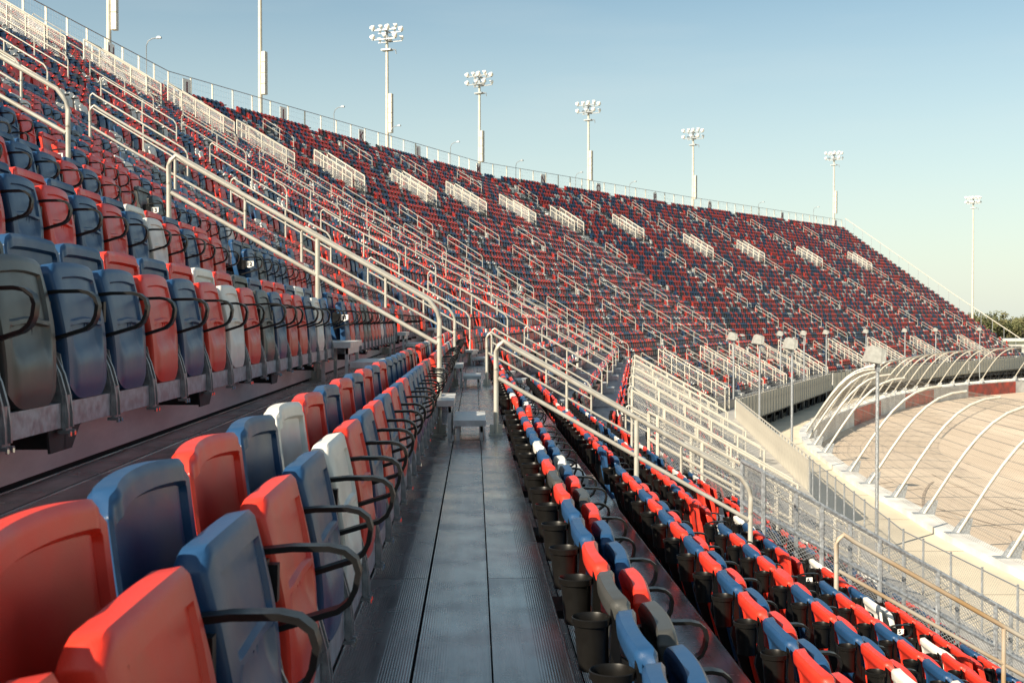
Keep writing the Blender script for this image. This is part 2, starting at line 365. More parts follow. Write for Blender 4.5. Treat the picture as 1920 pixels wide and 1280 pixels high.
# end wall + rear skirt of the terrace
tb = MB()
for n in range(NB, NT+1):
    v0 = n*D-.30; u = rng_u(4, v0)[1]; u1 = rng_u(4, v0+D)[1]
    tb.add([W(4, u, v0, rz(n)), W(4, u1, v0+D, rz(n)), W(4, u1, v0+D, YZ), W(4, u, v0, YZ)], [(0, 1, 2, 3)])
vt = (NT+1)*D-.30+.6
for i in range(5):
    a, bb = rng_u(i, vt); tb.add([W(i, a, vt, rz(NT)), W(i, bb, vt, rz(NT)), W(i, bb, vt, YZ), W(i, a, vt, YZ)], [(0, 1, 2, 3)])
tb.obj('stand_end_wall', galv, label='grey metal cladding closing the end and back of the grandstand', cat='wall')
# near planks as separate pieces
deck = empty('aluminium_decking', (0, 0, 0), kind='structure')
_pc = {}
def plank(x, y0, y1, z, wd, th, vertical=False):
    key = (round(y1-y0, 2), wd, th, vertical)
    if key not in _pc:
        b = MB(); l = y1-y0
        if not vertical:
            b.box(-wd/2, wd/2, 0, l, -th, 0); b.box(-wd/2, -wd/2+.004, 0, l, 0, .003); b.box(wd/2-.004, wd/2, 0, l, 0, .003)
        else: b.box(-th, 0, 0, l, -wd/2, wd/2)
        _pc[key] = b.mesh('plank', alu_riser if vertical else alu_tread)
    inst('riser_plank' if vertical else 'plank', _pc[key], deck, (x, y0, z))
pw = D/3.72
for n in NEAR_ROWS:
    xr = -(n*D-.30)                      # nosing x
    z = rz(n); yend = 28-n*D*math.tan((H[1]-H[0])/2)
    cuts0 = [-4.0, 1.9, 8.8, 16.0, 22.6]
    for k in range(4):
        wd = .236 if k else .243
        x = xr-.122-k*.2455
        if k == 3: wd = .16; x = xr-.122-2*.2455-.2455+.04
        cc = [c+(.0 if n == 0 else random.uniform(-2, 2)) for c in cuts0]+[yend]
        if k in (0, 2): cc = [-4.0, 5.1, 12.9, 20.3, yend] if n == 0 else cc
        for a, b_ in zip(cc, cc[1:]):
            plank(x, a+.003, b_-.003, z, wd, .03)
    for k in range(3):
        hh_ = (rz(n+1)-rz(n)-.03)/3
        cc = [-4.0, 3.0+random.uniform(-1, 1), 10.2, 17, 23, yend]
        for a, b_ in zip(cc, cc[1:]):
            plank(xr-D+.014-.010*k, a+.002, b_-.002, rz(n)+.012+hh_*(k+.5), round(hh_-.016, 3), .02, True)
# ------------------------------------------------------------------ seat geometry (local: x forward, y along row)
def sm(a, b, x):
    t = np.clip((x-a)/(b-a), 0, 1); return t*t*(3-2*t)
def clus(n):
    k = np.linspace(-1, 1, n+1); return np.sign(k)*np.abs(k)**.88
def shell(front, back, nu, nv, cl=True, S=None, T=None):
    if S is None: S = clus(nu) if cl else np.linspace(-1, 1, nu+1)
    if T is None: T = (clus(nv)+1)/2 if cl else np.linspace(0, 1, nv+1)
    S = np.array(S, float); T = np.array(T, float); nu = len(S)-1; nv = len(T)-1
    s, t = np.meshgrid(S, T); A = front(s, t); B = back(s, t); k = (nu+1)*(nv+1)
    vs = [tuple(map(float, p)) for p in A.reshape(-1, 3)]+[tuple(map(float, p)) for p in B.reshape(-1, 3)]
    fs = []; r = nu+1
    for j in range(nv):
        for i in range(nu):
            a = j*r+i; fs.append((a, a+1, a+r+1, a+r)); fs.append((k+a, k+a+r, k+a+r+1, k+a+1))
    bd = [i for i in range(r)]+[j*r+nu for j in range(1, nv+1)]+[nv*r+i for i in range(nu-1, -1, -1)]+[j*r for j in range(nv-1, 0, -1)]
    for a, b in zip(bd, bd[1:]+bd[:1]): fs.append((a, k+a, k+b, b))
    return vs, fs
def back_pt(s, t, lod=0):
    z0 = .35; zt = .834-.012*s**2-.034*np.clip((np.abs(s)-.74)/.26, 0, 1)**2
    z = z0+t*(zt-z0); hw = .228+.016*sm(0, .5, t)
    y = s*hw
    x = -.468-.078*t-.012*np.sin(np.pi*t)+.040*np.abs(s)**2.2*(1-.25*t)
    return x, y, z
def lin(a, b, x): return np.clip((x-a)/(b-a), 0, 1)
def back_front(s, t):
    x, y, z = back_pt(s, t)
    e = np.minimum((1-np.abs(s))*.9, 1-t)
    x = x-.015*lin(.085, .105, e)-.007*(1-lin(0, .022, e))
    # side shoulder: upper part of the rim steps back
    x = x-.010*sm(.62, .70, t)*sm(.80, .9, np.abs(s))
    return np.stack([x, y, z], -1)
def back_back(s, t):
    x, y, z = back_pt(s, t)
    e = np.minimum(1-np.abs(s), 1-t)
    rim = sm(.86, .93, np.abs(s))*(.008+.008*(1-sm(.6, .68, t)))
    top = sm(.78, .90, t)*.030*(1-.8*sm(.80, .95, np.abs(s)))
    x = x-.018-rim-top+.010*(1-sm(0, .03, e))-.35*.040*np.abs(s)**2.2*(1-.25*t)
    z = z-.004
    return np.stack([x, y*.985, z], -1)
def pan_pt(s, t):
    zt = .742-.010*s**2-.030*np.clip((np.abs(s)-.80)/.20, 0, 1)**2
    zb = .305+.05*np.clip((np.abs(s)-.45)/.55, 0, 1)**2
    z = zb+t*(zt-zb); hw = .196+.018*sm(0, .7, t)
    x = -.342-.050*t+.016*np.sin(np.pi*np.clip(t, 0, 1))-.010*s**2
    return x, s*hw, z
def pan_front(s, T):
    t = T-.05*s**2*4*T*(1-T)
    x, y, z = pan_pt(s, t)
    e = np.minimum(np.minimum(1-np.abs(s), 1-t), t+.1)
    tt = T
    inn = 1-lin(.72, .75, np.abs(s))
    up = inn*lin(.585, .597, tt)*(1-lin(.885, .90, tt))
    pocket = (1-lin(.60, .75, np.abs(s)))*sm(.26, .50, tt)*(1-lin(.545, .557, tt))
    low = (1-sm(.66, .84, np.abs(s)))*(1-sm(.26, .44, tt))*sm(0, .1, tt)
    x = x-.010*up-.017*pocket+.007*low-.007*(1-lin(0, .022, e))
    return np.stack([x, y, z], -1)
def pan_back(s, t):
    x, y, z = pan_pt(s, t)
    e = np.minimum(1-np.abs(s), 1-t)
    x = x-.054+.008*(1-lin(0, .025, e))+.026*sm(.13, .26, e)
    return np.stack([x, y*.97, z-.006], -1)
def shellmesh(name, fr, bk, nu, nv, m):
    b = MB(); vs, fs = shell(fr, bk, 0, 0, True, nu, nv); b.add(vs, fs); me = b.mesh(name, m, 46); return me
def symS(a): return [-x for x in reversed(a)]+[x for x in a if x > 0]
BK = {c: shellmesh('backrest', back_front, back_back, symS([0, .1, .2, .3, .4, .5, .6, .68, .75, .80, .84, .86, .883, .906, .93, .955, .976, .99, 1]), [0, .06, .12, .18, .24, .3, .36, .42, .48, .54, .60, .62, .64, .66, .68, .70, .74, .78, .82, .86, .88, .895, .915, .94, .96, .978, .99, 1], SC[c]) for c in SC}
PN = {c: shellmesh('seat_pan', pan_front, pan_back, symS([0, .1, .2, .3, .4, .5, .6, .65, .72, .75, .80, .85, .9, .94, .965, .978, .99, 1]), [0, .03, .07, .12, .18, .24, .28, .32, .36, .40, .44, .48, .52, .545, .557, .571, .585, .597, .65, .7, .75, .8, .85, .885, .90, .93, .955, .978, .99, 1], SC[c]) for c in SC}
# oval loop on the pan underside
def oval():
    b = MB(); pts = []
    for k in range(21):
        a = 2*math.pi*k/20; y = .018*math.cos(a); zz = .034*math.sin(a)
        pts.append((-.369+.0*zz, .02+y*.9+zz*.35, .525+zz))
    b.tube(pts, .0028, 5, cap=False); return b
OV = {c: oval().mesh('grip_loop', SC[c], 60) for c in SC}
# armrest loop (sits on the far joint)
ab = MB()
tip = [(-.47, .622), (-.42, .638), (-.36, .645), (-.29, .646), (-.262, .640), (-.243, .625), (-.236, .602), (-.241, .570), (-.252, .546), (-.272, .530), (-.33, .512), (-.40, .490), (-.46, .468)]
wy = [.030, .034, .036, .038, .038, .038, .036, .036, .038, .040, .040, .036, .03]
ab.strip(tip, wy, .011)
ab.box(-.470, -.405, -.016, .016, .53, .622); ab.box(-.405, -.385, -.013, .013, .545, .615)
ARM = ab.mesh('armrest', blackp, 45)
# standard: dark upright between the seats
sb = MB()
sb.add([(-.43, -.014, .30), (-.47, -.014, .62), (-.585, -.014, .70), (-.60, -.014, .60), (-.50, -.014, .30), (-.43, .014, .30), (-.47, .014, .62), (-.585, .014, .70), (-.60, .014, .60), (-.50, .014, .30)],
       [(4, 3, 2, 1, 0), (5, 6, 7, 8, 9), (0, 1, 6, 5), (1, 2, 7, 6), (2, 3, 8, 7), (3, 4, 9, 8), (4, 0, 5, 9)])
STD = sb.mesh('upright', blackp)
# aluminium foot bracket, two curved fins on a clamp
fb = MB()
for dy in (-.020, .020):
    pts = [(-.395, .47), (-.375, .44), (-.352, .39), (-.336, .33), (-.328, .27), (-.327, .225)]
    k = len(pts); vs = []
    for (x, z) in pts:
        vs += [(x, dy-.006, z), (x, dy+.006, z), (x-.05, dy+.006, z-.004), (x-.05, dy-.006, z-.004)]
    fb.add(vs, [(i*4+j, i*4+(j+1) % 4, (i+1)*4+(j+1) % 4, (i+1)*4+j) for i in range(k-1) for j in range(4)]+[(3, 2, 1, 0), tuple((k-1)*4+j for j in range(4))])
fb.box(-.43, -.344, -.036, .036, .302, .325); fb.box(-.345, -.335, -.030, .030, .215, .325)
fb.add([(-.41, -.034, .47), (-.37, -.034, .45), (-.345, -.034, .32), (-.42, -.034, .32), (-.41, -.026, .47), (-.37, -.026, .45), (-.345, -.026, .32), (-.42, -.026, .32)],
       [(0, 1, 2, 3), (7, 6, 5, 4), (0, 4, 5, 1), (1, 5, 6, 2), (2, 6, 7, 3), (3, 7, 4, 0)])
fb.add([(-.41, .026, .47), (-.37, .026, .45), (-.345, .026, .32), (-.42, .026, .32), (-.41, .034, .47), (-.37, .034, .45), (-.345, .034, .32), (-.42, .034, .32)],
       [(0, 1, 2, 3), (7, 6, 5, 4), (0, 4, 5, 1), (1, 5, 6, 2), (2, 6, 7, 3), (3, 7, 4, 0)])
fb.box(-.36, -.322, -.028, -.012, .207, .217); fb.box(-.36, -.322, .012, .028, .207, .217)
BRK = fb.mesh('foot_bracket', cast, 40)
bb_ = MB(); bb_.tube([(-.474, -.02, .600), (-.474, .024, .600)], .008, 8); bb_.tube([(-.325, -.02, .212), (-.325, -.02, .200)], .006, 6); bb_.tube([(-.325, .02, .212), (-.325, .02, .200)], .006, 6)
BLT = bb_.mesh('bolt', boltm, 40)
# cup holder behind the joint
cb = MB(); n = 22; cx, cy = -.640, 0
def ring(r, z, ox=0): return [(cx+ox+r*math.cos(2*math.pi*j/n), cy+r*math.sin(2*math.pi*j/n), z) for j in range(n)]
rings = [ring(.036, .650, .006), ring(.041, .648, .006), ring(.047, .768), ring(.053, .772), ring(.054, .790), ring(.0515, .792), ring(.050, .788), ring(.047, .772), ring(.037, .662, .006), ring(.001, .659, .006)]
vs = [q for g_ in rings for q in g_]
cb.add(vs, [(i*n+j, i*n+(j+1) % n, (i+1)*n+(j+1) % n, (i+1)*n+j) for i in range(len(rings)-1) for j in range(n)]+[tuple(range(n-1, -1, -1))])
cb.add([(-.590, -.03, .70), (-.590, .03, .70), (-.585, .020, .81), (-.585, -.020, .81), (-.56, -.02, .62), (-.56, .02, .62), (-.565, .016, .74), (-.565, -.016, .74)],
       [(0, 1, 2, 3), (7, 6, 5, 4), (0, 4, 5, 1), (1, 5, 6, 2), (2, 6, 7, 3), (3, 7, 4, 0)])
CUP = cb.mesh('cup_holder', cupm, 40)
# ------------------------------------------------------------------ where every seat stands
PITCH = .508
fixed = {  # (row) : colours from the near end up to the first aisle, last entry beside the aisle
 0: 'BRRBRBWRBRBRBRBBBBRKR', 1: 'BRBRKBBRBRWRKBRRBWB', 2: 'RBBRBRBRBWRBRR', 3: 'BRBRBRRBBRBR',
 -1: 'BRBBKRBBRKRBWBBRBRB', -2: 'RBRBRBRBRBRBRBRRB', -3: 'BRBKRBRBWRBRBRRBRB', -4: 'RBRBBWRBRRBWBRBRRB', -5: 'BBRRWBRBRRBRWBRRRW'}
_prev = ['R']
def colour():
    r = random.random(); p = _prev[0]
    if r < .075: c = 'W'
    elif r < .12: c = 'K'
    else: c = ('R' if random.random() < (.70 if p != 'R' else .42) else 'B')
    _prev[0] = c; return c
seats = []      # (row, seg, u, colour, side, idx, first)
def inwedge(i, u, v):
    a, b = rng_u(i, v); return a+.30 < u < b-.30
VO = [(i, u+4.1) for i, u in AISLES]      # lower stair openings
for n in range(NB, NT+1):
    v = n*D+.42
    for i in range(5):
        a, b = rng_u(i, v)
        cuts = sorted(u for (k, u) in AISLES if k == i and a-1 < u < b+1)
        edges = [a+.15-.001]; 
        for u in cuts: edges += [u-AW, u+AW]
        edges.append(b-.15)
        for e0, e1 in zip(edges[::2], edges[1::2]):
            cnt = int((e1-e0)/PITCH)
            if cnt < 1: continue
            first = (i == 0 and abs(e1-(14+11.47-AW)) < .01)
            if i == 0 and e1 < 14+3: pass
            for k in range(cnt):
                u = e1-PITCH*(k+.5) if (i == 0) else e0+(e1-e0-cnt*PITCH)/2+PITCH*(k+.5)
                vo = any(kk == i and abs(u-uu) < .85 for kk, uu in VO) and n <= -4
                if vo and i == 0 and u < 14+11: vo = False
                if vo: continue
                vom = False
                for q, (kk, uu) in enumerate(AISLES):
                    if kk == i and abs(u-uu) < 1.35 and VTOP[q]-4 <= n <= VTOP[q]: vom = True
                if vom: continue
                s = fixed.get(n)
                c = colour()
                if s and first and i == 0 and k < len(s): c = s[-1-k]
                seats.append([n, i, u, c, k, (i, round(e0, 1))])
# section containing the camera: aisle at u=16.2 removed for rows beside the walkway
info = []
for s in seats:
    n, i, u, c, k, sec = s
    p = W(i, u, n*D+.42, rz(n)+.62); q = proj(p)
    info.append((q, p))
def vis(q, n): return -160 < q[0] < 2080 and -60 < q[1] < 1480 and q[2] > .4
order = sorted([k for k in range(len(seats)) if vis(info[k][0], seats[k][0]) and seats[k][1] == 0], key=lambda k: info[k][0][2])[:300]
near = set(order)
names = {'R': 'red', 'B': 'blue', 'W': 'white', 'K': 'charcoal'}
ordw = ['first', 'second', 'third', 'fourth', 'fifth', 'sixth', 'seventh', 'eighth', 'ninth', 'tenth', 'eleventh', 'twelfth', 'thirteenth', 'fourteenth', 'fifteenth', 'sixteenth', 'seventeenth', 'eighteenth', 'nineteenth', 'twentieth', 'twenty-first', 'twenty-second']
def rowname(n):
    if n >= 0: return ('row just left of walkway' if n == 0 else ordw[n]+' row up left of walkway')
    return ordw[-n-1]+' row down right of walkway'
from collections import defaultdict
bysec = defaultdict(list)
for k in near: bysec[(seats[k][0], seats[k][5])].append(k)
secs = sorted({s[5] for s in [seats[k] for k in near]}, key=lambda a: a[1])
secname = {sc_: nm for sc_, nm in zip(secs, ['nearest block', 'second block', 'third block', 'fourth block', 'fifth block', 'sixth block'])}
if secs and len(secs) and secs[0][1] < 14: pass
def place_seat(k, label):
    n, i, u, c, kk, sec = seats[k]
    x, y, z = W(i, u, n*D-(.04 if n == -1 else 0), rz(n))
    root = empty('stadium_seat', (x, y, z), -H[i], label=label, cat='seat', group='folding stadium seats in rows')
    jit = random.uniform(-.02, .02)
    inst('backrest', BK[c], root); pn = inst('seat_pan', PN[c], root, (0, 0, 0), (0, 0, 0)); inst('grip_loop', OV[c], pn)
    a = inst('armrest', ARM, root, (0, PITCH/2, 0), (0, jit, 0)); a.location.x = .0+jit*.5
    inst('upright', STD, root, (0, PITCH/2, 0)); f = inst('foot_bracket', BRK, root, (0, PITCH/2, 0)); inst('bolt', BLT, f)
    if n < 0: inst('cup_holder', CUP, root, (0, PITCH/2, 0))
    return root
used = set(); done = 0; _plates = []
for (n, sec), ks in sorted(bysec.items()):
    ks.sort(key=lambda k: seats[k][2])
    m = len(ks)
    for j, k in enumerate(ks):
        c = names[seats[k][3]]
        pos = ordw[j] if j < m/2 or m-1-j >= len(ordw) else ordw[m-1-j]
        end = 'near' if j < m/2 or m-1-j >= len(ordw) else 'far'
        lab = 'folded %s seat, %s from %s end, %s, %s' % (c, pos, end, rowname(n), secname.get(sec, 'far block'))
        r = place_seat(k, lab)
# ------------------------------------------------------------------ all other seats, joined
def template(parts):
    V = []; Fq = []; Mi = []
    for (vs, fs, mi) in parts:
        b = len(V); V += vs
        for f in fs:
            f = [b+q for q in f]
            if len(f) == 4: Fq.append(f); Mi.append(mi)
            else: raise ValueError
    return np.array(V, float), np.array(Fq, int), np.array(Mi, int)
def lowbox(x0, x1, y0, y1, z0, z1, lean=0):
    vs = [(x+lean*(z-z0), y, z) for z in (z0, z1) for y in (y0, y1) for x in (x0, x1)]
    return vs, [(0, 2, 3, 1), (4, 5, 7, 6), (0, 1, 5, 4), (2, 6, 7, 3), (0, 4, 6, 2), (1, 3, 7, 5)]
h = PITCH/2
def cyl(cx, r0, r1, z0, z1, n=8):
    vs = [(cx+r*math.cos(2*math.pi*j/n), h+r*math.sin(2*math.pi*j/n), z) for r, z in ((r0, z0), (r1, z1), (r1*.8, z1), (r0*.8, z0+.01)) for j in range(n)]
    return vs, [(i*n+j, i*n+(j+1) % n, (i+1)*n+(j+1) % n, (i+1)*n+j) for i in range(3) for j in range(n)]
def stripq(pts, wd, th):
    b = MB(); b.strip(pts, wd, th); return [(x, y+h, z) for x, y, z in b.v], b.f
def slim(fn, kw, drop):
    def g_(s, t):
        q = fn(s, t); q[..., 1] *= kw; q[..., 2] -= drop*np.clip((np.abs(s)-.35)/.65, 0, 1)**1.6*t**3; return q
    return g_
fb1, fb2_, fp1, fp2 = slim(back_front, .88, .075), slim(back_back, .88, .075), slim(pan_front, .88, .06), slim(pan_back, .88, .06)
mid = template([(*shell(back_front, back_back, 8, 6), 0), (*shell(pan_front, pan_back, 8, 8), 0),
                (*stripq([tip[0], tip[3], tip[5], tip[6], tip[8], tip[10], tip[12]], .036, .012), 1),
                (*lowbox(-.5, -.42, h-.014, h+.014, .3, .66, -.2), 1), (*lowbox(-.41, -.33, h-.03, h+.03, .21, .46), 2), (*cyl(-.628, .04, .052, .66, .79), 1)])
far = template([(*shell(fb1, fb2_, 4, 3, False), 0), (*shell(fp1, fp2, 4, 3, False), 0),
                (*lowbox(-.46, -.24, h-.016, h+.016, .60, .64), 1), (*lowbox(-.5, -.36, h-.02, h+.02, .22, .6, -.2), 1)])
vfar = template([(*shell(fb1, fb2_, 4, 1, False), 0), (*shell(fp1, fp2, 4, 1, False), 0), (*lowbox(-.47, -.25, h-.02, h+.02, .56, .64), 1), (*lowbox(-.5, -.33, h-.03, h+.03, .2, .5, -.15), 1)])
def joined(name, tmpl, ids, **kw):
    V, Fq, Mi = tmpl; N = len(ids); nv = len(V)
    X = np.empty((N, nv, 3)); cidx = np.empty(N, int); ci = {'R': 0, 'B': 1, 'W': 2, 'K': 3}
    for a, k in enumerate(ids):
        n, i, u, c, kk, sec = seats[k]; o = W(i, u, n*D, rz(n)); ca, sa = math.cos(-H[i]), math.sin(-H[i])
        jx = random.uniform(-.006, .006)
        X[a, :, 0] = o[0]+(V[:, 0]+jx)*ca-V[:, 1]*sa; X[a, :, 1] = o[1]+(V[:, 0]+jx)*sa+V[:, 1]*ca; X[a, :, 2] = o[2]+V[:, 2]
        cidx[a] = ci[c]
    Fa = (Fq[None]+(np.arange(N)*nv)[:, None, None]).reshape(-1)
    me = bpy.data.meshes.new(name); nf = N*len(Fq)
    me.vertices.add(N*nv); me.vertices.foreach_set('co', X.reshape(-1))
    me.loops.add(nf*4); me.loops.foreach_set('vertex_index', Fa.astype(np.int32))
    me.polygons.add(nf); me.polygons.foreach_set('loop_start', (np.arange(nf)*4).astype(np.int32)); me.polygons.foreach_set('loop_total', np.full(nf, 4, np.int32))
    mi = np.where(Mi[None] == 0, cidx[:, None], Mi[None]+3).reshape(-1).astype(np.int32)
    for c in 'RBWK': me.materials.append(SC[c])
    me.materials.append(blackp); me.materials.append(cast)
    me.polygons.foreach_set('material_index', mi); me.update(calc_edges=True); me.validate()
    me.polygons.foreach_set('use_smooth', [True]*nf); me.set_sharp_from_angle(angle=math.radians(45))
    return me
rest = [k for k in range(len(seats)) if k not in near and info[k][1][1] > -3 and info[k][0][2] > -3]
ra = [k for k in rest if abs(info[k][0][2]) < 32]; rb = [k for k in rest if 32 <= info[k][0][2] < 75]; rc = [k for k in rest if info[k][0][2] >= 75]
meshes = [joined('a', mid, ra), joined('b', far, rb), joined('c', vfar, rc)]
# join the three detail levels into one object
def concat(ms, name):
    vs = []; ls = []; mi = []; off = 0; tot = []
    for m in ms:
        a = np.empty(len(m.vertices)*3); m.vertices.foreach_get('co', a); vs.append(a)
        l = np.empty(len(m.loops), np.int32); m.loops.foreach_get('vertex_index', l); ls.append(l+off)
        q = np.empty(len(m.polygons), np.int32); m.polygons.foreach_get('material_index', q); mi.append(q)
        off += len(m.vertices)
    me = bpy.data.meshes.new(name); V = np.concatenate(vs); Lp = np.concatenate(ls); M = np.concatenate(mi); nf = len(M)
    me.vertices.add(len(V)//3); me.vertices.foreach_set('co', V); me.loops.add(len(Lp)); me.loops.foreach_set('vertex_index', Lp)
    me.polygons.add(nf); me.polygons.foreach_set('loop_start', (np.arange(nf)*4).astype(np.int32)); me.polygons.foreach_set('loop_total', np.full(nf, 4, np.int32))
    for m in ms[0].materials: me.materials.append(m)
    me.polygons.foreach_set('material_index', M); me.update(calc_edges=True)
    me.polygons.foreach_set('use_smooth', [True]*nf); me.set_sharp_from_angle(angle=math.radians(45))
    return me
me = concat(meshes, 'stadium_seats')
inst('stadium_seats', me, label='thousands of red, navy, white and charcoal folding seats filling the far grandstand', cat='seats', kind='stuff')
for m in meshes: bpy.data.meshes.remove(m)
print('seats', len(seats), 'tris', len(me.polygons)*2)
# ------------------------------------------------------------------ beams under the seats
def up_down(n): return rowname(n)
bracket = MB()
bracket.add([(-.345, -.02, -.0), (-.60, -.02, -.0), (-.60, -.02, -.085), (-.43, -.02, -.085), (-.345, .02, 0), (-.60, .02, 0), (-.60, .02, -.085), (-.43, .02, -.085)],
            [(0, 1, 2, 3), (7, 6, 5, 4), (0, 4, 5, 1), (1, 5, 6, 2), (2, 6, 7, 3), (3, 7, 4, 0)])
# broad black plate, seen from the side along the row
bracket = MB(); bracket.box(-.60, -.365, -.15, .15, -.006, 0); 
bracket.add([(-.37, -.15, 0), (-.37, .16, 0), (-.37, .07, -.075), (-.37, -.13, -.075), (-.378, -.15, 0), (-.378, .16, 0), (-.378, .07, -.075), (-.378, -.13, -.075)],
            [(3, 2, 1, 0), (4, 5, 6, 7), (0, 1, 5, 4), (1, 2, 6, 5), (2, 3, 7, 6), (3, 0, 4, 7)])
bracket.box(-.605, -.37, .0, .006, -.075, 0)
BRM = bracket.mesh('beam_bracket', darksteel)
fb_ = MB()
for n in range(NB, NT+1):
    z = rz(n); v = n*D+.387
    for i in range(5):
        a, b = rng_u(i, v); ed = [a+.1]
        for u in sorted(u for k, u in AISLES if k == i and a < u < b): ed += [u-AW, u+AW]
        ed.append(b-.1)
        for e0, e1 in zip(ed[::2], ed[1::2]):
            if e1-e0 < .5: continue
            if i == 0 and -6 <= n <= 4 and e1 > 14:
                x, y, zz = W(0, e0, n*D, z)
                root = empty('seat_beam', (x, y, z), 0, label='galvanised beam carrying seats, %s, %s' % (rowname(n), 'nearest section' if e1 < 14+11 else 'section past the first stairs' if e1 < 14+20 else 'section past the second stairs'), cat='beam', group='galvanised beams under the seats')
                bm = MB(); bm.box(-.425, -.349, 0, e1-e0, .225, .302); bm.obj('tube', galv, root)
                k = e1-e0-.95
                while k > 0:
                    inst('beam_bracket', BRM, root, (0, k, .224)); k -= 2.032
            else:
                fb_.box(e0, e1, v-.038, v+.038, z+.225, z+.302, None, lambda u_, v_, z_, i=i: W(i, u_, v_, z_))
fb_.obj('far_seat_beams', shaded_galv, label='galvanised beams carrying the seats of the far rows', cat='beams', kind='stuff')
# ------------------------------------------------------------------ stairs in the aisles
ordn = ['first', 'second', 'third', 'fourth', 'fifth', 'sixth', 'seventh', 'eighth', 'ninth', 'tenth', 'eleventh', 'twelfth', 'thirteenth', 'fourteenth', 'fifteenth', 'sixteenth', 'seventeenth', 'eighteenth', 'nineteenth']
def step_box(dh):
    b = MB(); b.box(-.55, .55, -.145, .145, dh-.052, dh); [b.box(a, a+.04, c, c+.03, 0, dh-.052) for a in (-.5, .46) for c in (-.12, .09)]; b.box(-.5, .5, .095, .12, dh-.11, dh-.052)
    b.box(-.55, .55, .13, .144, 0, .05); return b
for q, (i, u) in enumerate(AISLES):
    if q == 0: continue
    o = W(i, u, 0, 0)
    root = empty('aisle_stairs', o, -H[i], label='aluminium stair flight in the %s aisle from the camera' % ordn[q-1], cat='stairs', group='stair flights between seat sections')
    inv = Matrix.Translation(Vector(o)) @ Matrix.Rotation(-H[i], 4, 'Z'); inv.invert()
    fb2 = MB()
    cache = {}
    for n in range(NB, NT):
        if not inwedge(i, u, n*D): continue
        if VTOP[q]-3 <= n <= VTOP[q]: continue
        r = rz(n+1)-rz(n)
        for k, (vc, fr) in enumerate(((.045, .35), (.33, .69))):
            dh = r*fr
            if q <= 3 and -5 <= n <= 6:
                key = (k, round(r, 3))
                if key not in cache:
                    b = step_box(dh); b.v = [(y, x, z) for x, y, z in b.v]; b.f = [tuple(reversed(f)) for f in b.f]
                    cache[key] = b.mesh('step', stepm)
                inst('step', cache[key], root, (-(n*D+vc), 0, rz(n)))
            else:
                fb2.box(-(n*D+vc)-.145, -(n*D+vc)+.145, -.52, .52, rz(n), rz(n)+dh)
    fb2.obj('steps', stepm, root, kind='stuff')
# ------------------------------------------------------------------ handrails
def rail_path(i, u, v0, v1, drop, start='round', dz=0):
    pts = []
    r = .13
    zt = lambda v: rail_z(v)-drop
    K = 10
    vs = [v0+r+(v1-v0-2*r)*k/K for k in range(K+1)]
    return vs, zt
def make_rail(q, i, u, v0, v1, detail=True, label='', loop=False, mats=(railm, railm)):
    o = W(i, u, v0, 0); root = empty('handrail', o, -H[i], label=label, cat='handrail', group='aisle handrails')
    # local x = -(v-v0), z = world
    ns = 8 if detail else 5
    def line(drop, a, b, k=6): return [(-(vv-v0), 0, rail_z(vv)-drop) for vv in np.linspace(a, b, k)]
    ra = .10
    R = .023 if detail else .022
    zl0 = rail_z(v0); zl1 = rail_z(v1)
    floor = lambda vv: rz(math.floor((vv+.30)/D+1e-6))
    # bend at upper end (v1) down to post
    def arc(vc, sgn, zedge):
        return []
    top = MB()
    up = line(0, v1-.16, v0+.10, 8)
    a1 = [(-(v1-v0), 0, rail_z(v1)-.30), (-(v1-v0), 0, rail_z(v1)-.13), (-(v1-v0-.02), 0, rail_z(v1)-.07), (-(v1-v0-.07), 0, rail_z(v1)-.03)]
    a0 = [(-.045, 0, rail_z(v0)-.015), (-.012, 0, rail_z(v0)-.06), (0, 0, rail_z(v0)-.14), (0, 0, rail_z(v0)-.30)]
    top.tube(a1+up+a0, R, ns); top.obj('top_rail', mats[0], root, 50)
    mid_ = MB(); mid_.tube(line(.36, v1-.02, v0+.02, 6), R*.88, ns); mid_.obj('middle_rail', mats[1], root, 50)
    pv = [(v0, .28), ((v0+v1)/2-.12, .02), (v1, .28)]
    if v1-v0 < 2: pv = [pv[0], pv[2]]
    for vv, dd in pv:
        pm = MB(); fz = floor(vv); x = -(vv-v0)
        pm.tube([(x, 0, fz), (x, 0, rail_z(vv)-dd)], R, ns)
        if detail: pm.box(x-.07, x+.07, -.08, .08, fz, fz+.014); pm.box(x-.06, x+.06, -.012, .0, fz, fz+.10)
        pm.obj('post', mats[0], root, 50)
    return root
updown = ['beside the walkway', 'one flight above the walkway', 'two flights up', 'three flights up', 'four flights up', 'five flights up', 'six flights up', 'seven flights up']
for q, (i, u) in enumerate(AISLES):
    if q == 0: continue
    j = 0; v0 = .33
    while v0+2.4 < NT*D+.6:
        v1 = v0+2.5; top_n = VTOP[q]
        skip = not ((top_n-4)*D < (v0+v1)/2 < (top_n+.8)*D) if True else True
        if skip and inwedge(i, u, (v0+v1)/2):
            make_rail(q, i, u, v0, v1, q <= 4, 'pale tubular handrail in %s aisle, %s' % (ordn[q-1], updown[min(j, 7)]))
        j += 1; v0 += 3.60 if j > 1 else 3.42
    for jj, (a, b) in enumerate([(-2.60, -.20), (-6.4, -3.42)]):
        if inwedge(i, u, (a+b)/2):
            make_rail(q, i, u, a, b, q <= 4, 'pale tubular handrail in %s aisle, %s' % (ordn[q-1], ['just below the walkway', 'near the front concourse'][jj]), mats=(railm, railm) if jj == 0 else (rust if q == 1 else railm, rust if q == 1 else railm))
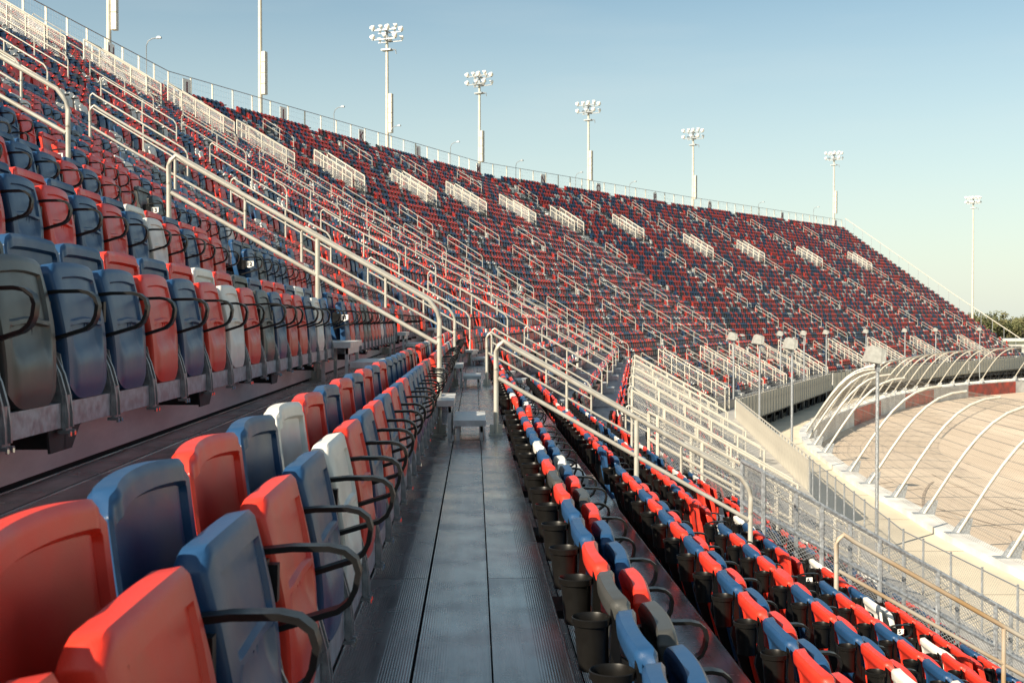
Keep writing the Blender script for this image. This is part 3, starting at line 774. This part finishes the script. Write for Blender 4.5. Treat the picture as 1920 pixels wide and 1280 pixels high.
# ------------------------------------------------------------------ chain link panels
def chain(b, fn, lx, lz, sp, r, m=None, tri=3):
    """diagonal wires; fn maps (x,z) in panel to 3D"""
    for sgn in (1, -1):
        c = -lz if sgn > 0 else 0
        c = math.floor(c/sp)*sp
        while c < lx+(lz if sgn < 0 else 0):
            # x = c + sgn*z
            z0 = 0; x0 = c
            if sgn > 0:
                za = max(0, -c); zb = min(lz, lx-c)
                pa, pb_ = (c+za, za), (c+zb, zb)
            else:
                za = max(0, c-lx); zb = min(lz, c); pa, pb_ = (c-za, za), (c-zb, zb)
            if zb-za > .02: b.tube([fn(*pa), fn(*pb_)], r, tri, m, cap=False)
            c += sp
# lower stair openings (vomitories) with fences, and upper ones
def slope_fence(root, i, u, v0, v1, hgt, ztop, m, posts=6, wires=None, dark=False, rr=.024):
    """fence running across rows at station u from v1 (upper) to v0 (lower)"""
    def P3(v, z): return (-(v), u, z)
    rl = MB(); vs = np.linspace(v1, v0, 7)
    rl.tube([P3(v, ztop(v)) for v in vs], rr, 6); rl.obj('top_rail', m, root, 50)
    rl = MB(); rl.tube([P3(v, ztop(v)-hgt*.30) for v in vs], rr*.8, 5); rl.obj('middle_rail', m, root, 50)
    for v in np.linspace(v1, v0, posts):
        p = MB(); x, y, z = P3(v, ztop(v)); p.tube([(x, y, z-hgt), (x, y, z)], rr, 6); p.obj('post', m, root, 50)
    if wires:
        sp, r = wires; w_ = MB(); lx = v1-v0
        chain(w_, lambda a, c: P3(v1-a, ztop(v1-a)-hgt+.04+c), lx, hgt-.06, sp, r); w_.obj('wire_mesh', wirem, root)
for q, (i, u) in enumerate(AISLES):
    if q == 0: continue
    # upper vomitory
    n = VTOP[q]; vt_ = n*D+.3; vb = vt_-2.95
    if inwedge(i, u, vt_) and inwedge(i, u, vb) and q >= 4:
        root = empty('vomitory', W(i, u, 0, 0), -H[i], label='pale fenced stair opening high in the stand above %s aisle' % ordn[q-1], cat='stair opening', group='upper stair openings')
        zt = lambda v: rzc(v)+1.25
        near_ = q < 9
        for du in (-.85, .85):
            slope_fence(root, i, du, vb, vt_, 1.35, zt, white_alu, 5, (.09 if near_ else .15, .006 if near_ else .012), rr=.034 if near_ else .045)
        f_ = MB(); z = zt(vt_)
        f_.box(-vt_-.03, -vt_+.03, -0.85, .85, z-.05, z+.03); f_.box(-vt_-.03, -vt_+.03, -.85, .85, z-.45, z-.38)
        for y in (-.85, 0, .85): f_.box(-vt_-.03, -vt_+.03, y-.03, y+.03, z-1.3, z)
        f_.obj('end_frame', white_alu, root)
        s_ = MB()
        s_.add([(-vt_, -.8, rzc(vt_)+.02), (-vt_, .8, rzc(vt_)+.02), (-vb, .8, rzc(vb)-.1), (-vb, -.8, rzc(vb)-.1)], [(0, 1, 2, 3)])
        s_.obj('dark_sheet', deckdark, root)  # near-black sloping sheet painted as the dark of the stair opening
        b_ = MB()
        for y in (-.78, .30):
            for k in (0, 1): b_.tube([(-vb+.05, y+.0, rzc(vb)+.35+.25*k), (-vb-.55, y+.45, rzc(vb)+.62+.25*k)], .03, 5)
        b_.obj('gate_bars', white_alu, root, 50)
    # lower opening
    uu = u+4.1; va, vb = -3.55, -7.9
    if inwedge(i, uu, va) and inwedge(i, uu, vb):
        root = empty('stair_fence', W(i, uu, 0, 0), -H[i], label='chain link fence round the lower stair opening %s' % ('in front of the nearest lower seats' if q == 1 else 'beyond the %s aisle' % ordn[q-1]), cat='fence', group='fences of the lower stair openings')
        zt = lambda v: rzc(v)*1.0+1.22
        m = galv if q == 1 else white_alu
        for du in (-.62, .58):
            slope_fence(root, i, du, vb, va, 1.75, zt, m, 7 if q == 1 else 6, ((.052, .0028) if q == 1 else (.06, .0036) if q == 2 else (.09, .005) if q < 6 else (.2, .006)), rr=.03 if q == 1 else .034)
        e = MB(); z = zt(va)
        e.tube([(-va, -.62, z), (-va, .58, z)], .03, 6); e.tube([(-va, -.62, z-.55), (-va, .58, z-.55)], .024, 6)
        if q == 1: chain(e, lambda a, c: (-va, -.62+a, z-1.6+c), 1.2, 1.6, .052, .0028)
        e.obj('end_panel', m, root, 50)
        st = MB()
        for k in range(14):
            vv = va-.2-k*.31; st.box(-vv-.15, -vv+.15, -.5, .5, rzc(vv)-.50, rzc(vv)-.46)
        st.obj('stair_treads', stepm, root)
# ------------------------------------------------------------------ front concourse
VC0, VC1 = NB*D-.30, -9.45; CZ = -4.72
b = MB()
for i in range(5):
    for (va_, vb_, z0, z1) in ((VC0, VC1, CZ, CZ), (VC0, VC0, rz(NB), CZ)):
        a0, b0 = rng_u(i, va_); a1, b1 = rng_u(i, vb_)
        b.add([W(i, a0, va_, z0), W(i, b0, va_, z0), W(i, b1, vb_, z1), W(i, a1, vb_, z1)], [(0, 1, 2, 3)], concourse_m)
    a1, b1 = rng_u(i, VC1); a2, b2 = rng_u(i, VC1+.25)
    b.add([W(i, a1, VC1, CZ), W(i, b1, VC1, CZ), W(i, b1, VC1, CZ-.5), W(i, a1, VC1, CZ-.5), W(i, a2, VC0, CZ-.5), W(i, b2, VC0, CZ-.5)], [(0, 1, 2, 3), (3, 2, 5, 4)], conc)
b.obj('front_concourse', kind='structure')
# outer barrier: panels beyond the bend, chain link near
pn_ = MB(); pn_.box(0, .98, -.02, .02, -.45, 1.05)
for k in range(5): pn_.box(.1+.2*k, .115+.2*k, -.034, -.02, -.45, 1.05)
PNM = pn_.mesh('panel', white_alu)
pst = MB(); pst.box(-.025, .025, -.06, -.02, -.5, 1.2); PSM = pst.mesh('post', galv)
bar = empty('concourse_barrier', W(1, 5, VC1, CZ), 0, label='pale grey sheet metal barrier along the outer edge of the front concourse', cat='barrier')
bo = Vector(W(1, 5, VC1, CZ)); cnt = 0
for i in range(1, 5):
    a, bb = rng_u(i, VC1-.03); u = a+(14 if i == 1 else 0)
    while u < bb-.9:
        p = Vector(W(i, u, VC1-.03, CZ))-bo; inst('panel', PNM, bar, p, (0, 0, math.pi/2-H[i])); 
        inst('post', PSM, bar, p, (0, 0, math.pi/2-H[i])); u += 1.0
tr = MB()
for i in range(1, 5):
    a, bb = rng_u(i, VC1-.03); tr.tube([tuple(Vector(W(i, a+(14 if i == 1 else 0), VC1-.03, CZ+1.2))-bo), tuple(Vector(W(i, bb, VC1-.03, CZ+1.2))-bo)], .03, 5)
tr.obj('top_rail', white_alu, bar)
cfn = empty('concourse_fence', W(0, 14, VC1, CZ), 0, label='thin chain link fence on slim posts along the near front concourse', cat='fence')
y0, y1 = 0, 19.5
yb = (14, 27.0)
e1 = Vector(W(1, rng_u(1, VC1)[0]+14, VC1, CZ))-Vector(W(0, 14, VC1, CZ)); e0 = Vector((0, 26.7, 0))
pp = MB(); pp.tube([(0, 0, -.4), (0, 0, 1.2)], .024, 6); PPM = pp.mesh('post', galv, 50)
for p0, p1, nm in ((Vector((0, 0, 0)), e0, 'near'), (e0, e1, 'far')):
    ln = (p1-p0).length; d = (p1-p0)/ln
    rl = MB(); rl.tube([p0+Vector((0, 0, 1.15)), p1+Vector((0, 0, 1.15))], .014, 5); rl.obj('top_wire', wirem, cfn)
    for k in range(int(ln/1.5)+1): inst('post', PPM, cfn, p0+d*1.5*k)
    ch = MB(); chain(ch, lambda a, c: tuple(p0+d*a+Vector((0, 0, .02+c))), ln, 1.12, .08, .0018); ch.obj('wire_mesh', wirem, cfn)
# black boxes on posts, added to make the shadows on the concourse floor
for k, (px_, py_) in enumerate([(8.6, 10.9), (8.5, 11.9), (8.7, 12.9), (8.6, 13.9), (8.5, 14.9), (8.6, 15.9), (8.7, 17.2)]):
    root = empty('shadow_box', (px_, py_, CZ), .3*k, label='small black box on a short post, %s along the near concourse' % ordn[k], cat='post', group='short black posts on the concourse')
    b = MB(); b.box(-.03, .03, -.03, .03, 0, .42); b.obj('stem', darksteel, root)
    b = MB(); b.box(-.09, .09, -.06, .06, .42, .60); b.box(-.07, .07, -.075, -.06, .44, .58); b.obj('head', darksteel, root)
# supports under the concourse
cols = MB(); cols.box(-.12, .12, -.15, .15, YZ-CZ-.05, -.5); CM = cols.mesh('column', darksteel)
brc = MB(); brc.tube([(0, 0, YZ-CZ), (0, 3.0, -.6)], .06, 4); brc.tube([(0, 3.0, YZ-CZ), (0, 0, -.6)], .06, 4); brc.box(-.1, .1, 0, 3.05, -.78, -.5); BM_ = brc.mesh('bracing', darksteel)
und = empty('stand_frame', (0, 0, CZ), 0, label='dark steel columns and bracing under the front of the grandstand', cat='steel frame')
for i in range(5):
    for vv in (VC1+.6, VC1+3.6, VC1+7.2):
        a, bb = rng_u(i, vv); u = a+.3
        while u < bb-3:
            p = Vector(W(i, u, vv, 0)); inst('column', CM, und, p, (0, 0, -H[i])); inst('bracing', BM_, und, p, (0, 0, -H[i])); u += 3.05
# ------------------------------------------------------------------ rear fence, signs, lamps
VF = NT*D+.95; FZ = rz(NT)
pf = MB(); pf.box(-.05, .05, -.03, .03, -.6, 2.02); PF = pf.mesh('post', white_alu)
rf = empty('rear_fence', W(2, 0, VF, FZ), 0, label='tall pale fence of posts and wire along the top of the grandstand', cat='fence')
ro = Vector(W(2, 0, VF, FZ)); rl = MB(); ms = MB()
for i in range(5):
    a, bb = rng_u(i, VF)
    if i == 4: bb = rng_u(4, NT*D)[1]
    pa = Vector(W(i, a, VF, FZ+2.02))-ro; pb2 = Vector(W(i, bb, VF, FZ+2.02))-ro
    rl.tube([pa, pb2], .03, 5)
    K = max(1, round((bb-a)/2.44))
    for k in range(K+(1 if i == 4 else 0)):
        u = a+(bb-a)*k/K; inst('post', PF, rf, Vector(W(i, u, VF, FZ))-ro, (0, 0, -H[i]))
    if i:
        for z in (.3, .8, 1.3, 1.7): ms.tube([Vector(W(i, a, VF, FZ+z))-ro, Vector(W(i, bb, VF, FZ+z))-ro], .004, 3, cap=False)
        u = a
        while u < bb: ms.tube([Vector(W(i, u, VF, FZ))-ro, Vector(W(i, u, VF, FZ+2))-ro], .003, 3, cap=False); u += .3
rl.obj('top_rail', galv, rf); ms.obj('wire_mesh', wirem, rf)
ef = empty('end_handrail', W(4, rng_u(4, 0)[1], 0, 0), -H[4], label='white sloping handrail on posts down the far end of the grandstand', cat='handrail')
rl = MB(); v0, v1 = -7.2, NT*D+.5; du0 = rng_u(4, 0)[1]
rl.tube([(-v, rng_u(4, v)[1]-du0+.15, rzc(v)+1.95) for v in np.linspace(v0, v1, 12)], .06, 6); rl.obj('top_rail', white_alu, ef, 50)
for v in np.linspace(v0, v1, 19):
    p = MB(); p.tube([(-v, rng_u(4, v)[1]-du0+.15, rzc(v)-.5), (-v, rng_u(4, v)[1]-du0+.15, rzc(v)+1.95)], .032, 6); p.obj('post', galv, ef, 50)
def find_u(px, v, z):
    best = None
    for i in range(5):
        a, bb = rng_u(i, v)
        if i == 0: a = 20
        for u in np.arange(a, bb, .1):
            q = proj(W(i, u, v, z))
            if q[2] > 0:
                e = abs(q[0]-px)
                if best is None or e < best[0]: best = (e, i, u)
    return best[1], best[2]
def text_mesh(s, size, name, m):
    cu = bpy.data.curves.new(name, 'FONT'); cu.body = s; cu.size = size; cu.align_x = 'CENTER'; cu.align_y = 'CENTER'; cu.extrude = .002; cu.offset = size*.018
    o = bpy.data.objects.new(name, cu); sc.collection.objects.link(o)
    dg = bpy.context.evaluated_depsgraph_get(); me = bpy.data.meshes.new_from_object(o.evaluated_get(dg))
    bpy.data.objects.remove(o); me.materials.clear(); me.materials.append(m); me.name = name; return me
for ch_, px in zip('HIJKLMNOPQRS', [209, 351, 531, 678, 784, 897, 1019, 1122, 1228, 1331, 1467, 1567]):
    i, u = find_u(px, VF-.12, FZ+1.3); p = W(i, u, VF-.12, FZ+1.15)
    root = empty('section_sign', p, math.pi/2-H[i], label='white section sign with a maroon letter %s on the rear fence' % ch_, cat='sign', group='section letter signs')
    b = MB(); b.box(-.44, .44, -.012, .012, -.66, .66); b.obj('board', plate_w, root)
    me_ = text_mesh(ch_, 1.2, 'letter', maroon); inst('letter', me_, root, (0, -.02, 0), (math.pi/2, 0, 0))
# lighting masts
lp = MB(); n = 10
for k in range(1): lp.tube([(0, 0, 0), (0, 0, .1)], .1, 6)
def lamp_mesh():
    b = MB(); n = 12
    pr = [(.07, -.28), (.16, -.18), (.26, 0), (.28, .02), (.25, .03), (.02, -.05)]
    vs = [(r*math.cos(2*math.pi*j/n), y, r*math.sin(2*math.pi*j/n)) for r, y in pr for j in range(n)]
    b.add(vs, [(i*n+j, i*n+(j+1) % n, (i+1)*n+(j+1) % n, (i+1)*n+j) for i in range(len(pr)-1) for j in range(n)]+[tuple(range(n))])
    return b.mesh('floodlight', lampg, 40)
LM = lamp_mesh()
def mast(px, ytop, box_y, v=VF+1.4, base_z=YZ, idx=0, xy=None, wide=False, facing=None):
    if xy is None:
        i, u = find_u(px, v, FZ+2); x, y, _ = W(i, u, v, 0); hd = H[i]
    else: x, y = xy; hd = .6
    q = proj((x, y, EH)); zc = q[2]
    zt = EH+(600-ytop)*zc/F
    root = empty('light_mast', (x, y, base_z), -hd, label=['lighting mast cut off by the top left edge of the photo', 'second lighting mast from the left, its lamps out of frame', 'third lighting mast, tallest one whose lamps are in view', 'fourth lighting mast from the left', 'lighting mast above the middle of the stand, fifth from left', 'sixth lighting mast from the left', 'lighting mast at the far end of the rear fence', 'lone lighting mast beyond the far end of the grandstand'][idx], cat='light mast', group='lighting masts')
    hgt = zt-base_z
    b = MB(); b.tube([(0, 0, 0), (0, 0, hgt*.5), (0, 0, hgt-1)], .25, 12, r2=.13); b.obj('pole', white_alu, root, 50)
    if box_y:
        z1 = EH+(600-box_y[0])*zc/F-base_z; z0 = EH+(600-box_y[1])*zc/F-base_z
        b = MB(); nb = 4
        for k in range(nb): b.box(.22, .56, -.22, .16, z0+(z1-z0)*k/nb+.02, z0+(z1-z0)*(k+1)/nb-.02)
        b.box(.26, .52, -.18, .12, z0, z1); b.obj('service_boxes', white_alu, root)
    b = MB(); rows = [(0, 5 if wide else 4), (-.85, 5 if wide else 3)]
    for dz, c in rows:
        for y in (-.6, .6): b.box(-1.25, 1.25, y-.04, y+.04, hgt+dz-.3, hgt+dz-.2)
        b.box(-.06, .06, -.6, .6, hgt+dz-.32, hgt+dz-.22)
    b.tube([(0, 0, hgt-1.5), (0, 0, hgt-.2)], .12, 8)
    b.box(-.5, .5, -.3, .3, hgt-2.05, hgt-1.9); b.tube([(.5, 0, hgt-1.95), (.9, 0, hgt-2.05), (.95, 0, hgt-2.4)], .05, 5)
    b.obj('crossarms', galv, root)
    for dz, c in rows:
        for y in (-.6, .6):
            for k in range(c):
                inst('floodlight', LM, root, (-1.15+2.3*k/(c-1), y-.05, hgt+dz), (math.radians(-32), 0, math.radians(100 if (k+int(y > 0)) % 2 else 55)))
for idx, (px, yt, bx) in enumerate([(204, -120, (-70, 60)), (488, -150, (100, 180)), (726, 56, (178, 251)), (899, 142, (247, 305)), (1103, 196, (284, 340)), (1299, 246, (330, 374)), (1563, 288, (359, 401))]):
    mast(px, yt, bx, idx=idx)
zz = 230.0; mast(1834, 371, None, xy=((1834-890)/F*zz, zz), base_z=-8.4, idx=7, wide=True)
# small lamps on curved arms behind the fence
for k, (px, yt) in enumerate([(152, 143), (274, 74), (626, 203), (733, 238), (845, 268), (967, 303), (1079, 325), (1180, 342), (1422, 380), (1525, 389)]):
    v = VF+.35; i, u = find_u(px, v, FZ+2); x, y, _ = W(i, u, v, 0); q = proj((x, y, EH)); zt = EH+(600-yt)*q[2]/F
    root = empty('rear_lamp', (x, y, FZ), -H[i], label='slim lamp on a curved arm behind the rear fence, %s from the left' % ordn[k], cat='lamp', group='small lamps behind the rear fence')
    b = MB(); hg = zt-FZ
    b.tube([(0, 0, -.5), (0, 0, hg-.5), (.12, 0, hg-.2), (.4, 0, hg-.04), (.75, 0, hg)], .032, 6); b.obj('pole', galv, root, 50)
    b = MB(); b.box(.7, 1.0, -.09, .09, hg-.05, hg+.06); b.box(.76, .94, -.06, .06, hg+.06, hg+.10); b.obj('lamp_head', galv, root)
# pole lights between stand and fence
def pole_light(x, y, zt, k):
    root = empty('pole_floodlight', (x, y, GZ-.1), 0, label='boxy pale floodlight on a slim pole behind the catch fence, %s nearest' % ordn[k], cat='floodlight', group='boxy floodlights on slim poles')
    hg = zt-GZ+.1
    b = MB(); b.tube([(0, 0, 0), (0, 0, hg-.35)], .06, 8); b.box(-.2, .2, -.2, .2, 0, .03); b.box(-.05, .05, -.09, .09, hg-.55, hg+.0); b.obj('pole', galv, root, 50)
    b = MB(); k8 = .66 if k < 4 else .5
    b.add([(x_*k8, y_*k8, hg+z_*k8) for x_, y_, z_ in [(-.60, -.42, -.34), (.02, -.42, -.46), (.10, -.30, .30), (-.34, -.30, .42), (.30, -.34, -.30), (.34, -.22, .22),
        (-.66, .40, -.38), (-.02, .40, -.50), (.08, .30, .24), (-.42, .30, .34), (.26, .32, -.34), (.30, .22, .16)]],
        [(0, 1, 2, 3), (1, 4, 5, 2), (6, 9, 8, 7), (7, 8, 11, 10), (4, 10, 11, 5), (3, 2, 8, 9), (2, 5, 11, 8), (0, 3, 9, 6), (0, 6, 7, 1), (1, 7, 10, 4)])
    b.obj('lamp_housing', lampgrey, root)
pls = [(12.6, 38), (14.6, 56), (15.9, 68), (17.2, 81), (24.5, 97.5), (27.6, 102), (31.5, 109), (38, 118), (45, 127), (51.3, 135), (60, 144)]
for k, (x, y) in enumerate(pls): pole_light(x, y, .02, k)
# ------------------------------------------------------------------ seat number plates at the first aisle
for n in range(-5, 8):
    x, y, z = W(0, 14+11.47+AW+.015, n*D, rz(n))
    root = empty('row_plate', (x-.36, y, z+.575), 0, label='white number plate on aisle armrest of the %s' % rowname(n), cat='number plate', group='row number plates')
    b = MB(); b.add([(-.062, -.004, .045), (.062, -.004, .05), (.062, -.004, -.02), (0, -.004, -.045), (-.062, -.004, -.03), (-.062, .0, .045), (.062, .0, .05), (.062, .0, -.02), (0, .0, -.045), (-.062, .0, -.03)],
                    [(4, 3, 2, 1, 0), (5, 6, 7, 8, 9), (0, 1, 6, 5), (1, 2, 7, 6), (2, 3, 8, 7), (3, 4, 9, 8), (4, 0, 5, 9)])
    b.v = [(x_*.68, y_, z_*.68) for x_, y_, z_ in b.v]; b.obj('plate', plate_w, root); inst('number', text_mesh(str(10+n), .055, 'number', ink), root, (0, -.007, .005), (math.pi/2, 0, 0))
    a = inst('support_arm', ARM, root, (.36, .003, -.575))
# ------------------------------------------------------------------ far trees and low building
def tree(x, y, hgt, k):
    root = empty('tree', (x, y, -8.2), 0, label='hazy green tree in the far tree line, %s from the left' % ordn[k % 19], cat='tree', group='trees beyond the track')
    b = MB(); b.tube([(0, 0, 0), (.2, 0, hgt*.5), (.1, .2, hgt*.85)], .35, 6, r2=.08)
    for a in range(4): b.tube([(.1, 0, hgt*(.4+.08*a)), (2.2*math.cos(a*2), 2.2*math.sin(a*2), hgt*(.6+.08*a))], .12, 4, r2=.03)
    b.obj('trunk', bark, root)
    c = MB(); cl = [(random.gauss(0, 2.1), random.gauss(0, 2.1), hgt*random.uniform(.35, .95), random.uniform(.9, 2.0)) for _ in range(14)]
    for _ in range(900):
        q = random.choice(cl); d = Vector((random.gauss(0, 1), random.gauss(0, 1), random.gauss(0, .8))).normalized()*q[3]*random.uniform(.6, 1.05)
        p = Vector(q[:3])+d; s = random.uniform(.2, .42); a = Vector((random.gauss(0, 1), random.gauss(0, 1), random.gauss(0, 1))).normalized(); e = a.orthogonal().normalized()
        c.add([tuple(p+a*s), tuple(p-a*s*.5+e*s), tuple(p-a*s*.5-e*s)], [(0, 1, 2)])
    c.obj('crown', leafm, root)
for k in range(19):
    zt_ = random.uniform(330, 380); px = 1835+k*7.5+random.uniform(-3, 3); tree((px-890)/F*zt_, zt_, random.uniform(8.6, 11.4), k)
bd = empty('low_building', ((1925-890)/F*290, 290, -8.2), .3, label='low white flat roofed building at the far right behind the stand', cat='building')
b = MB(); b.box(-14, 18, 0, 12, 0, 4.2); b.obj('wall', whitewall, bd)
b = MB(); b.box(-14.6, 18.6, -.6, 12.6, 4.2, 4.7); b.obj('roof', plate_w, bd)
for k in range(6):
    b = MB(); b.box(-12+k*5, -9.5+k*5, -.06, .02, 1.2, 3.0); b.obj('window', darksteel, bd)
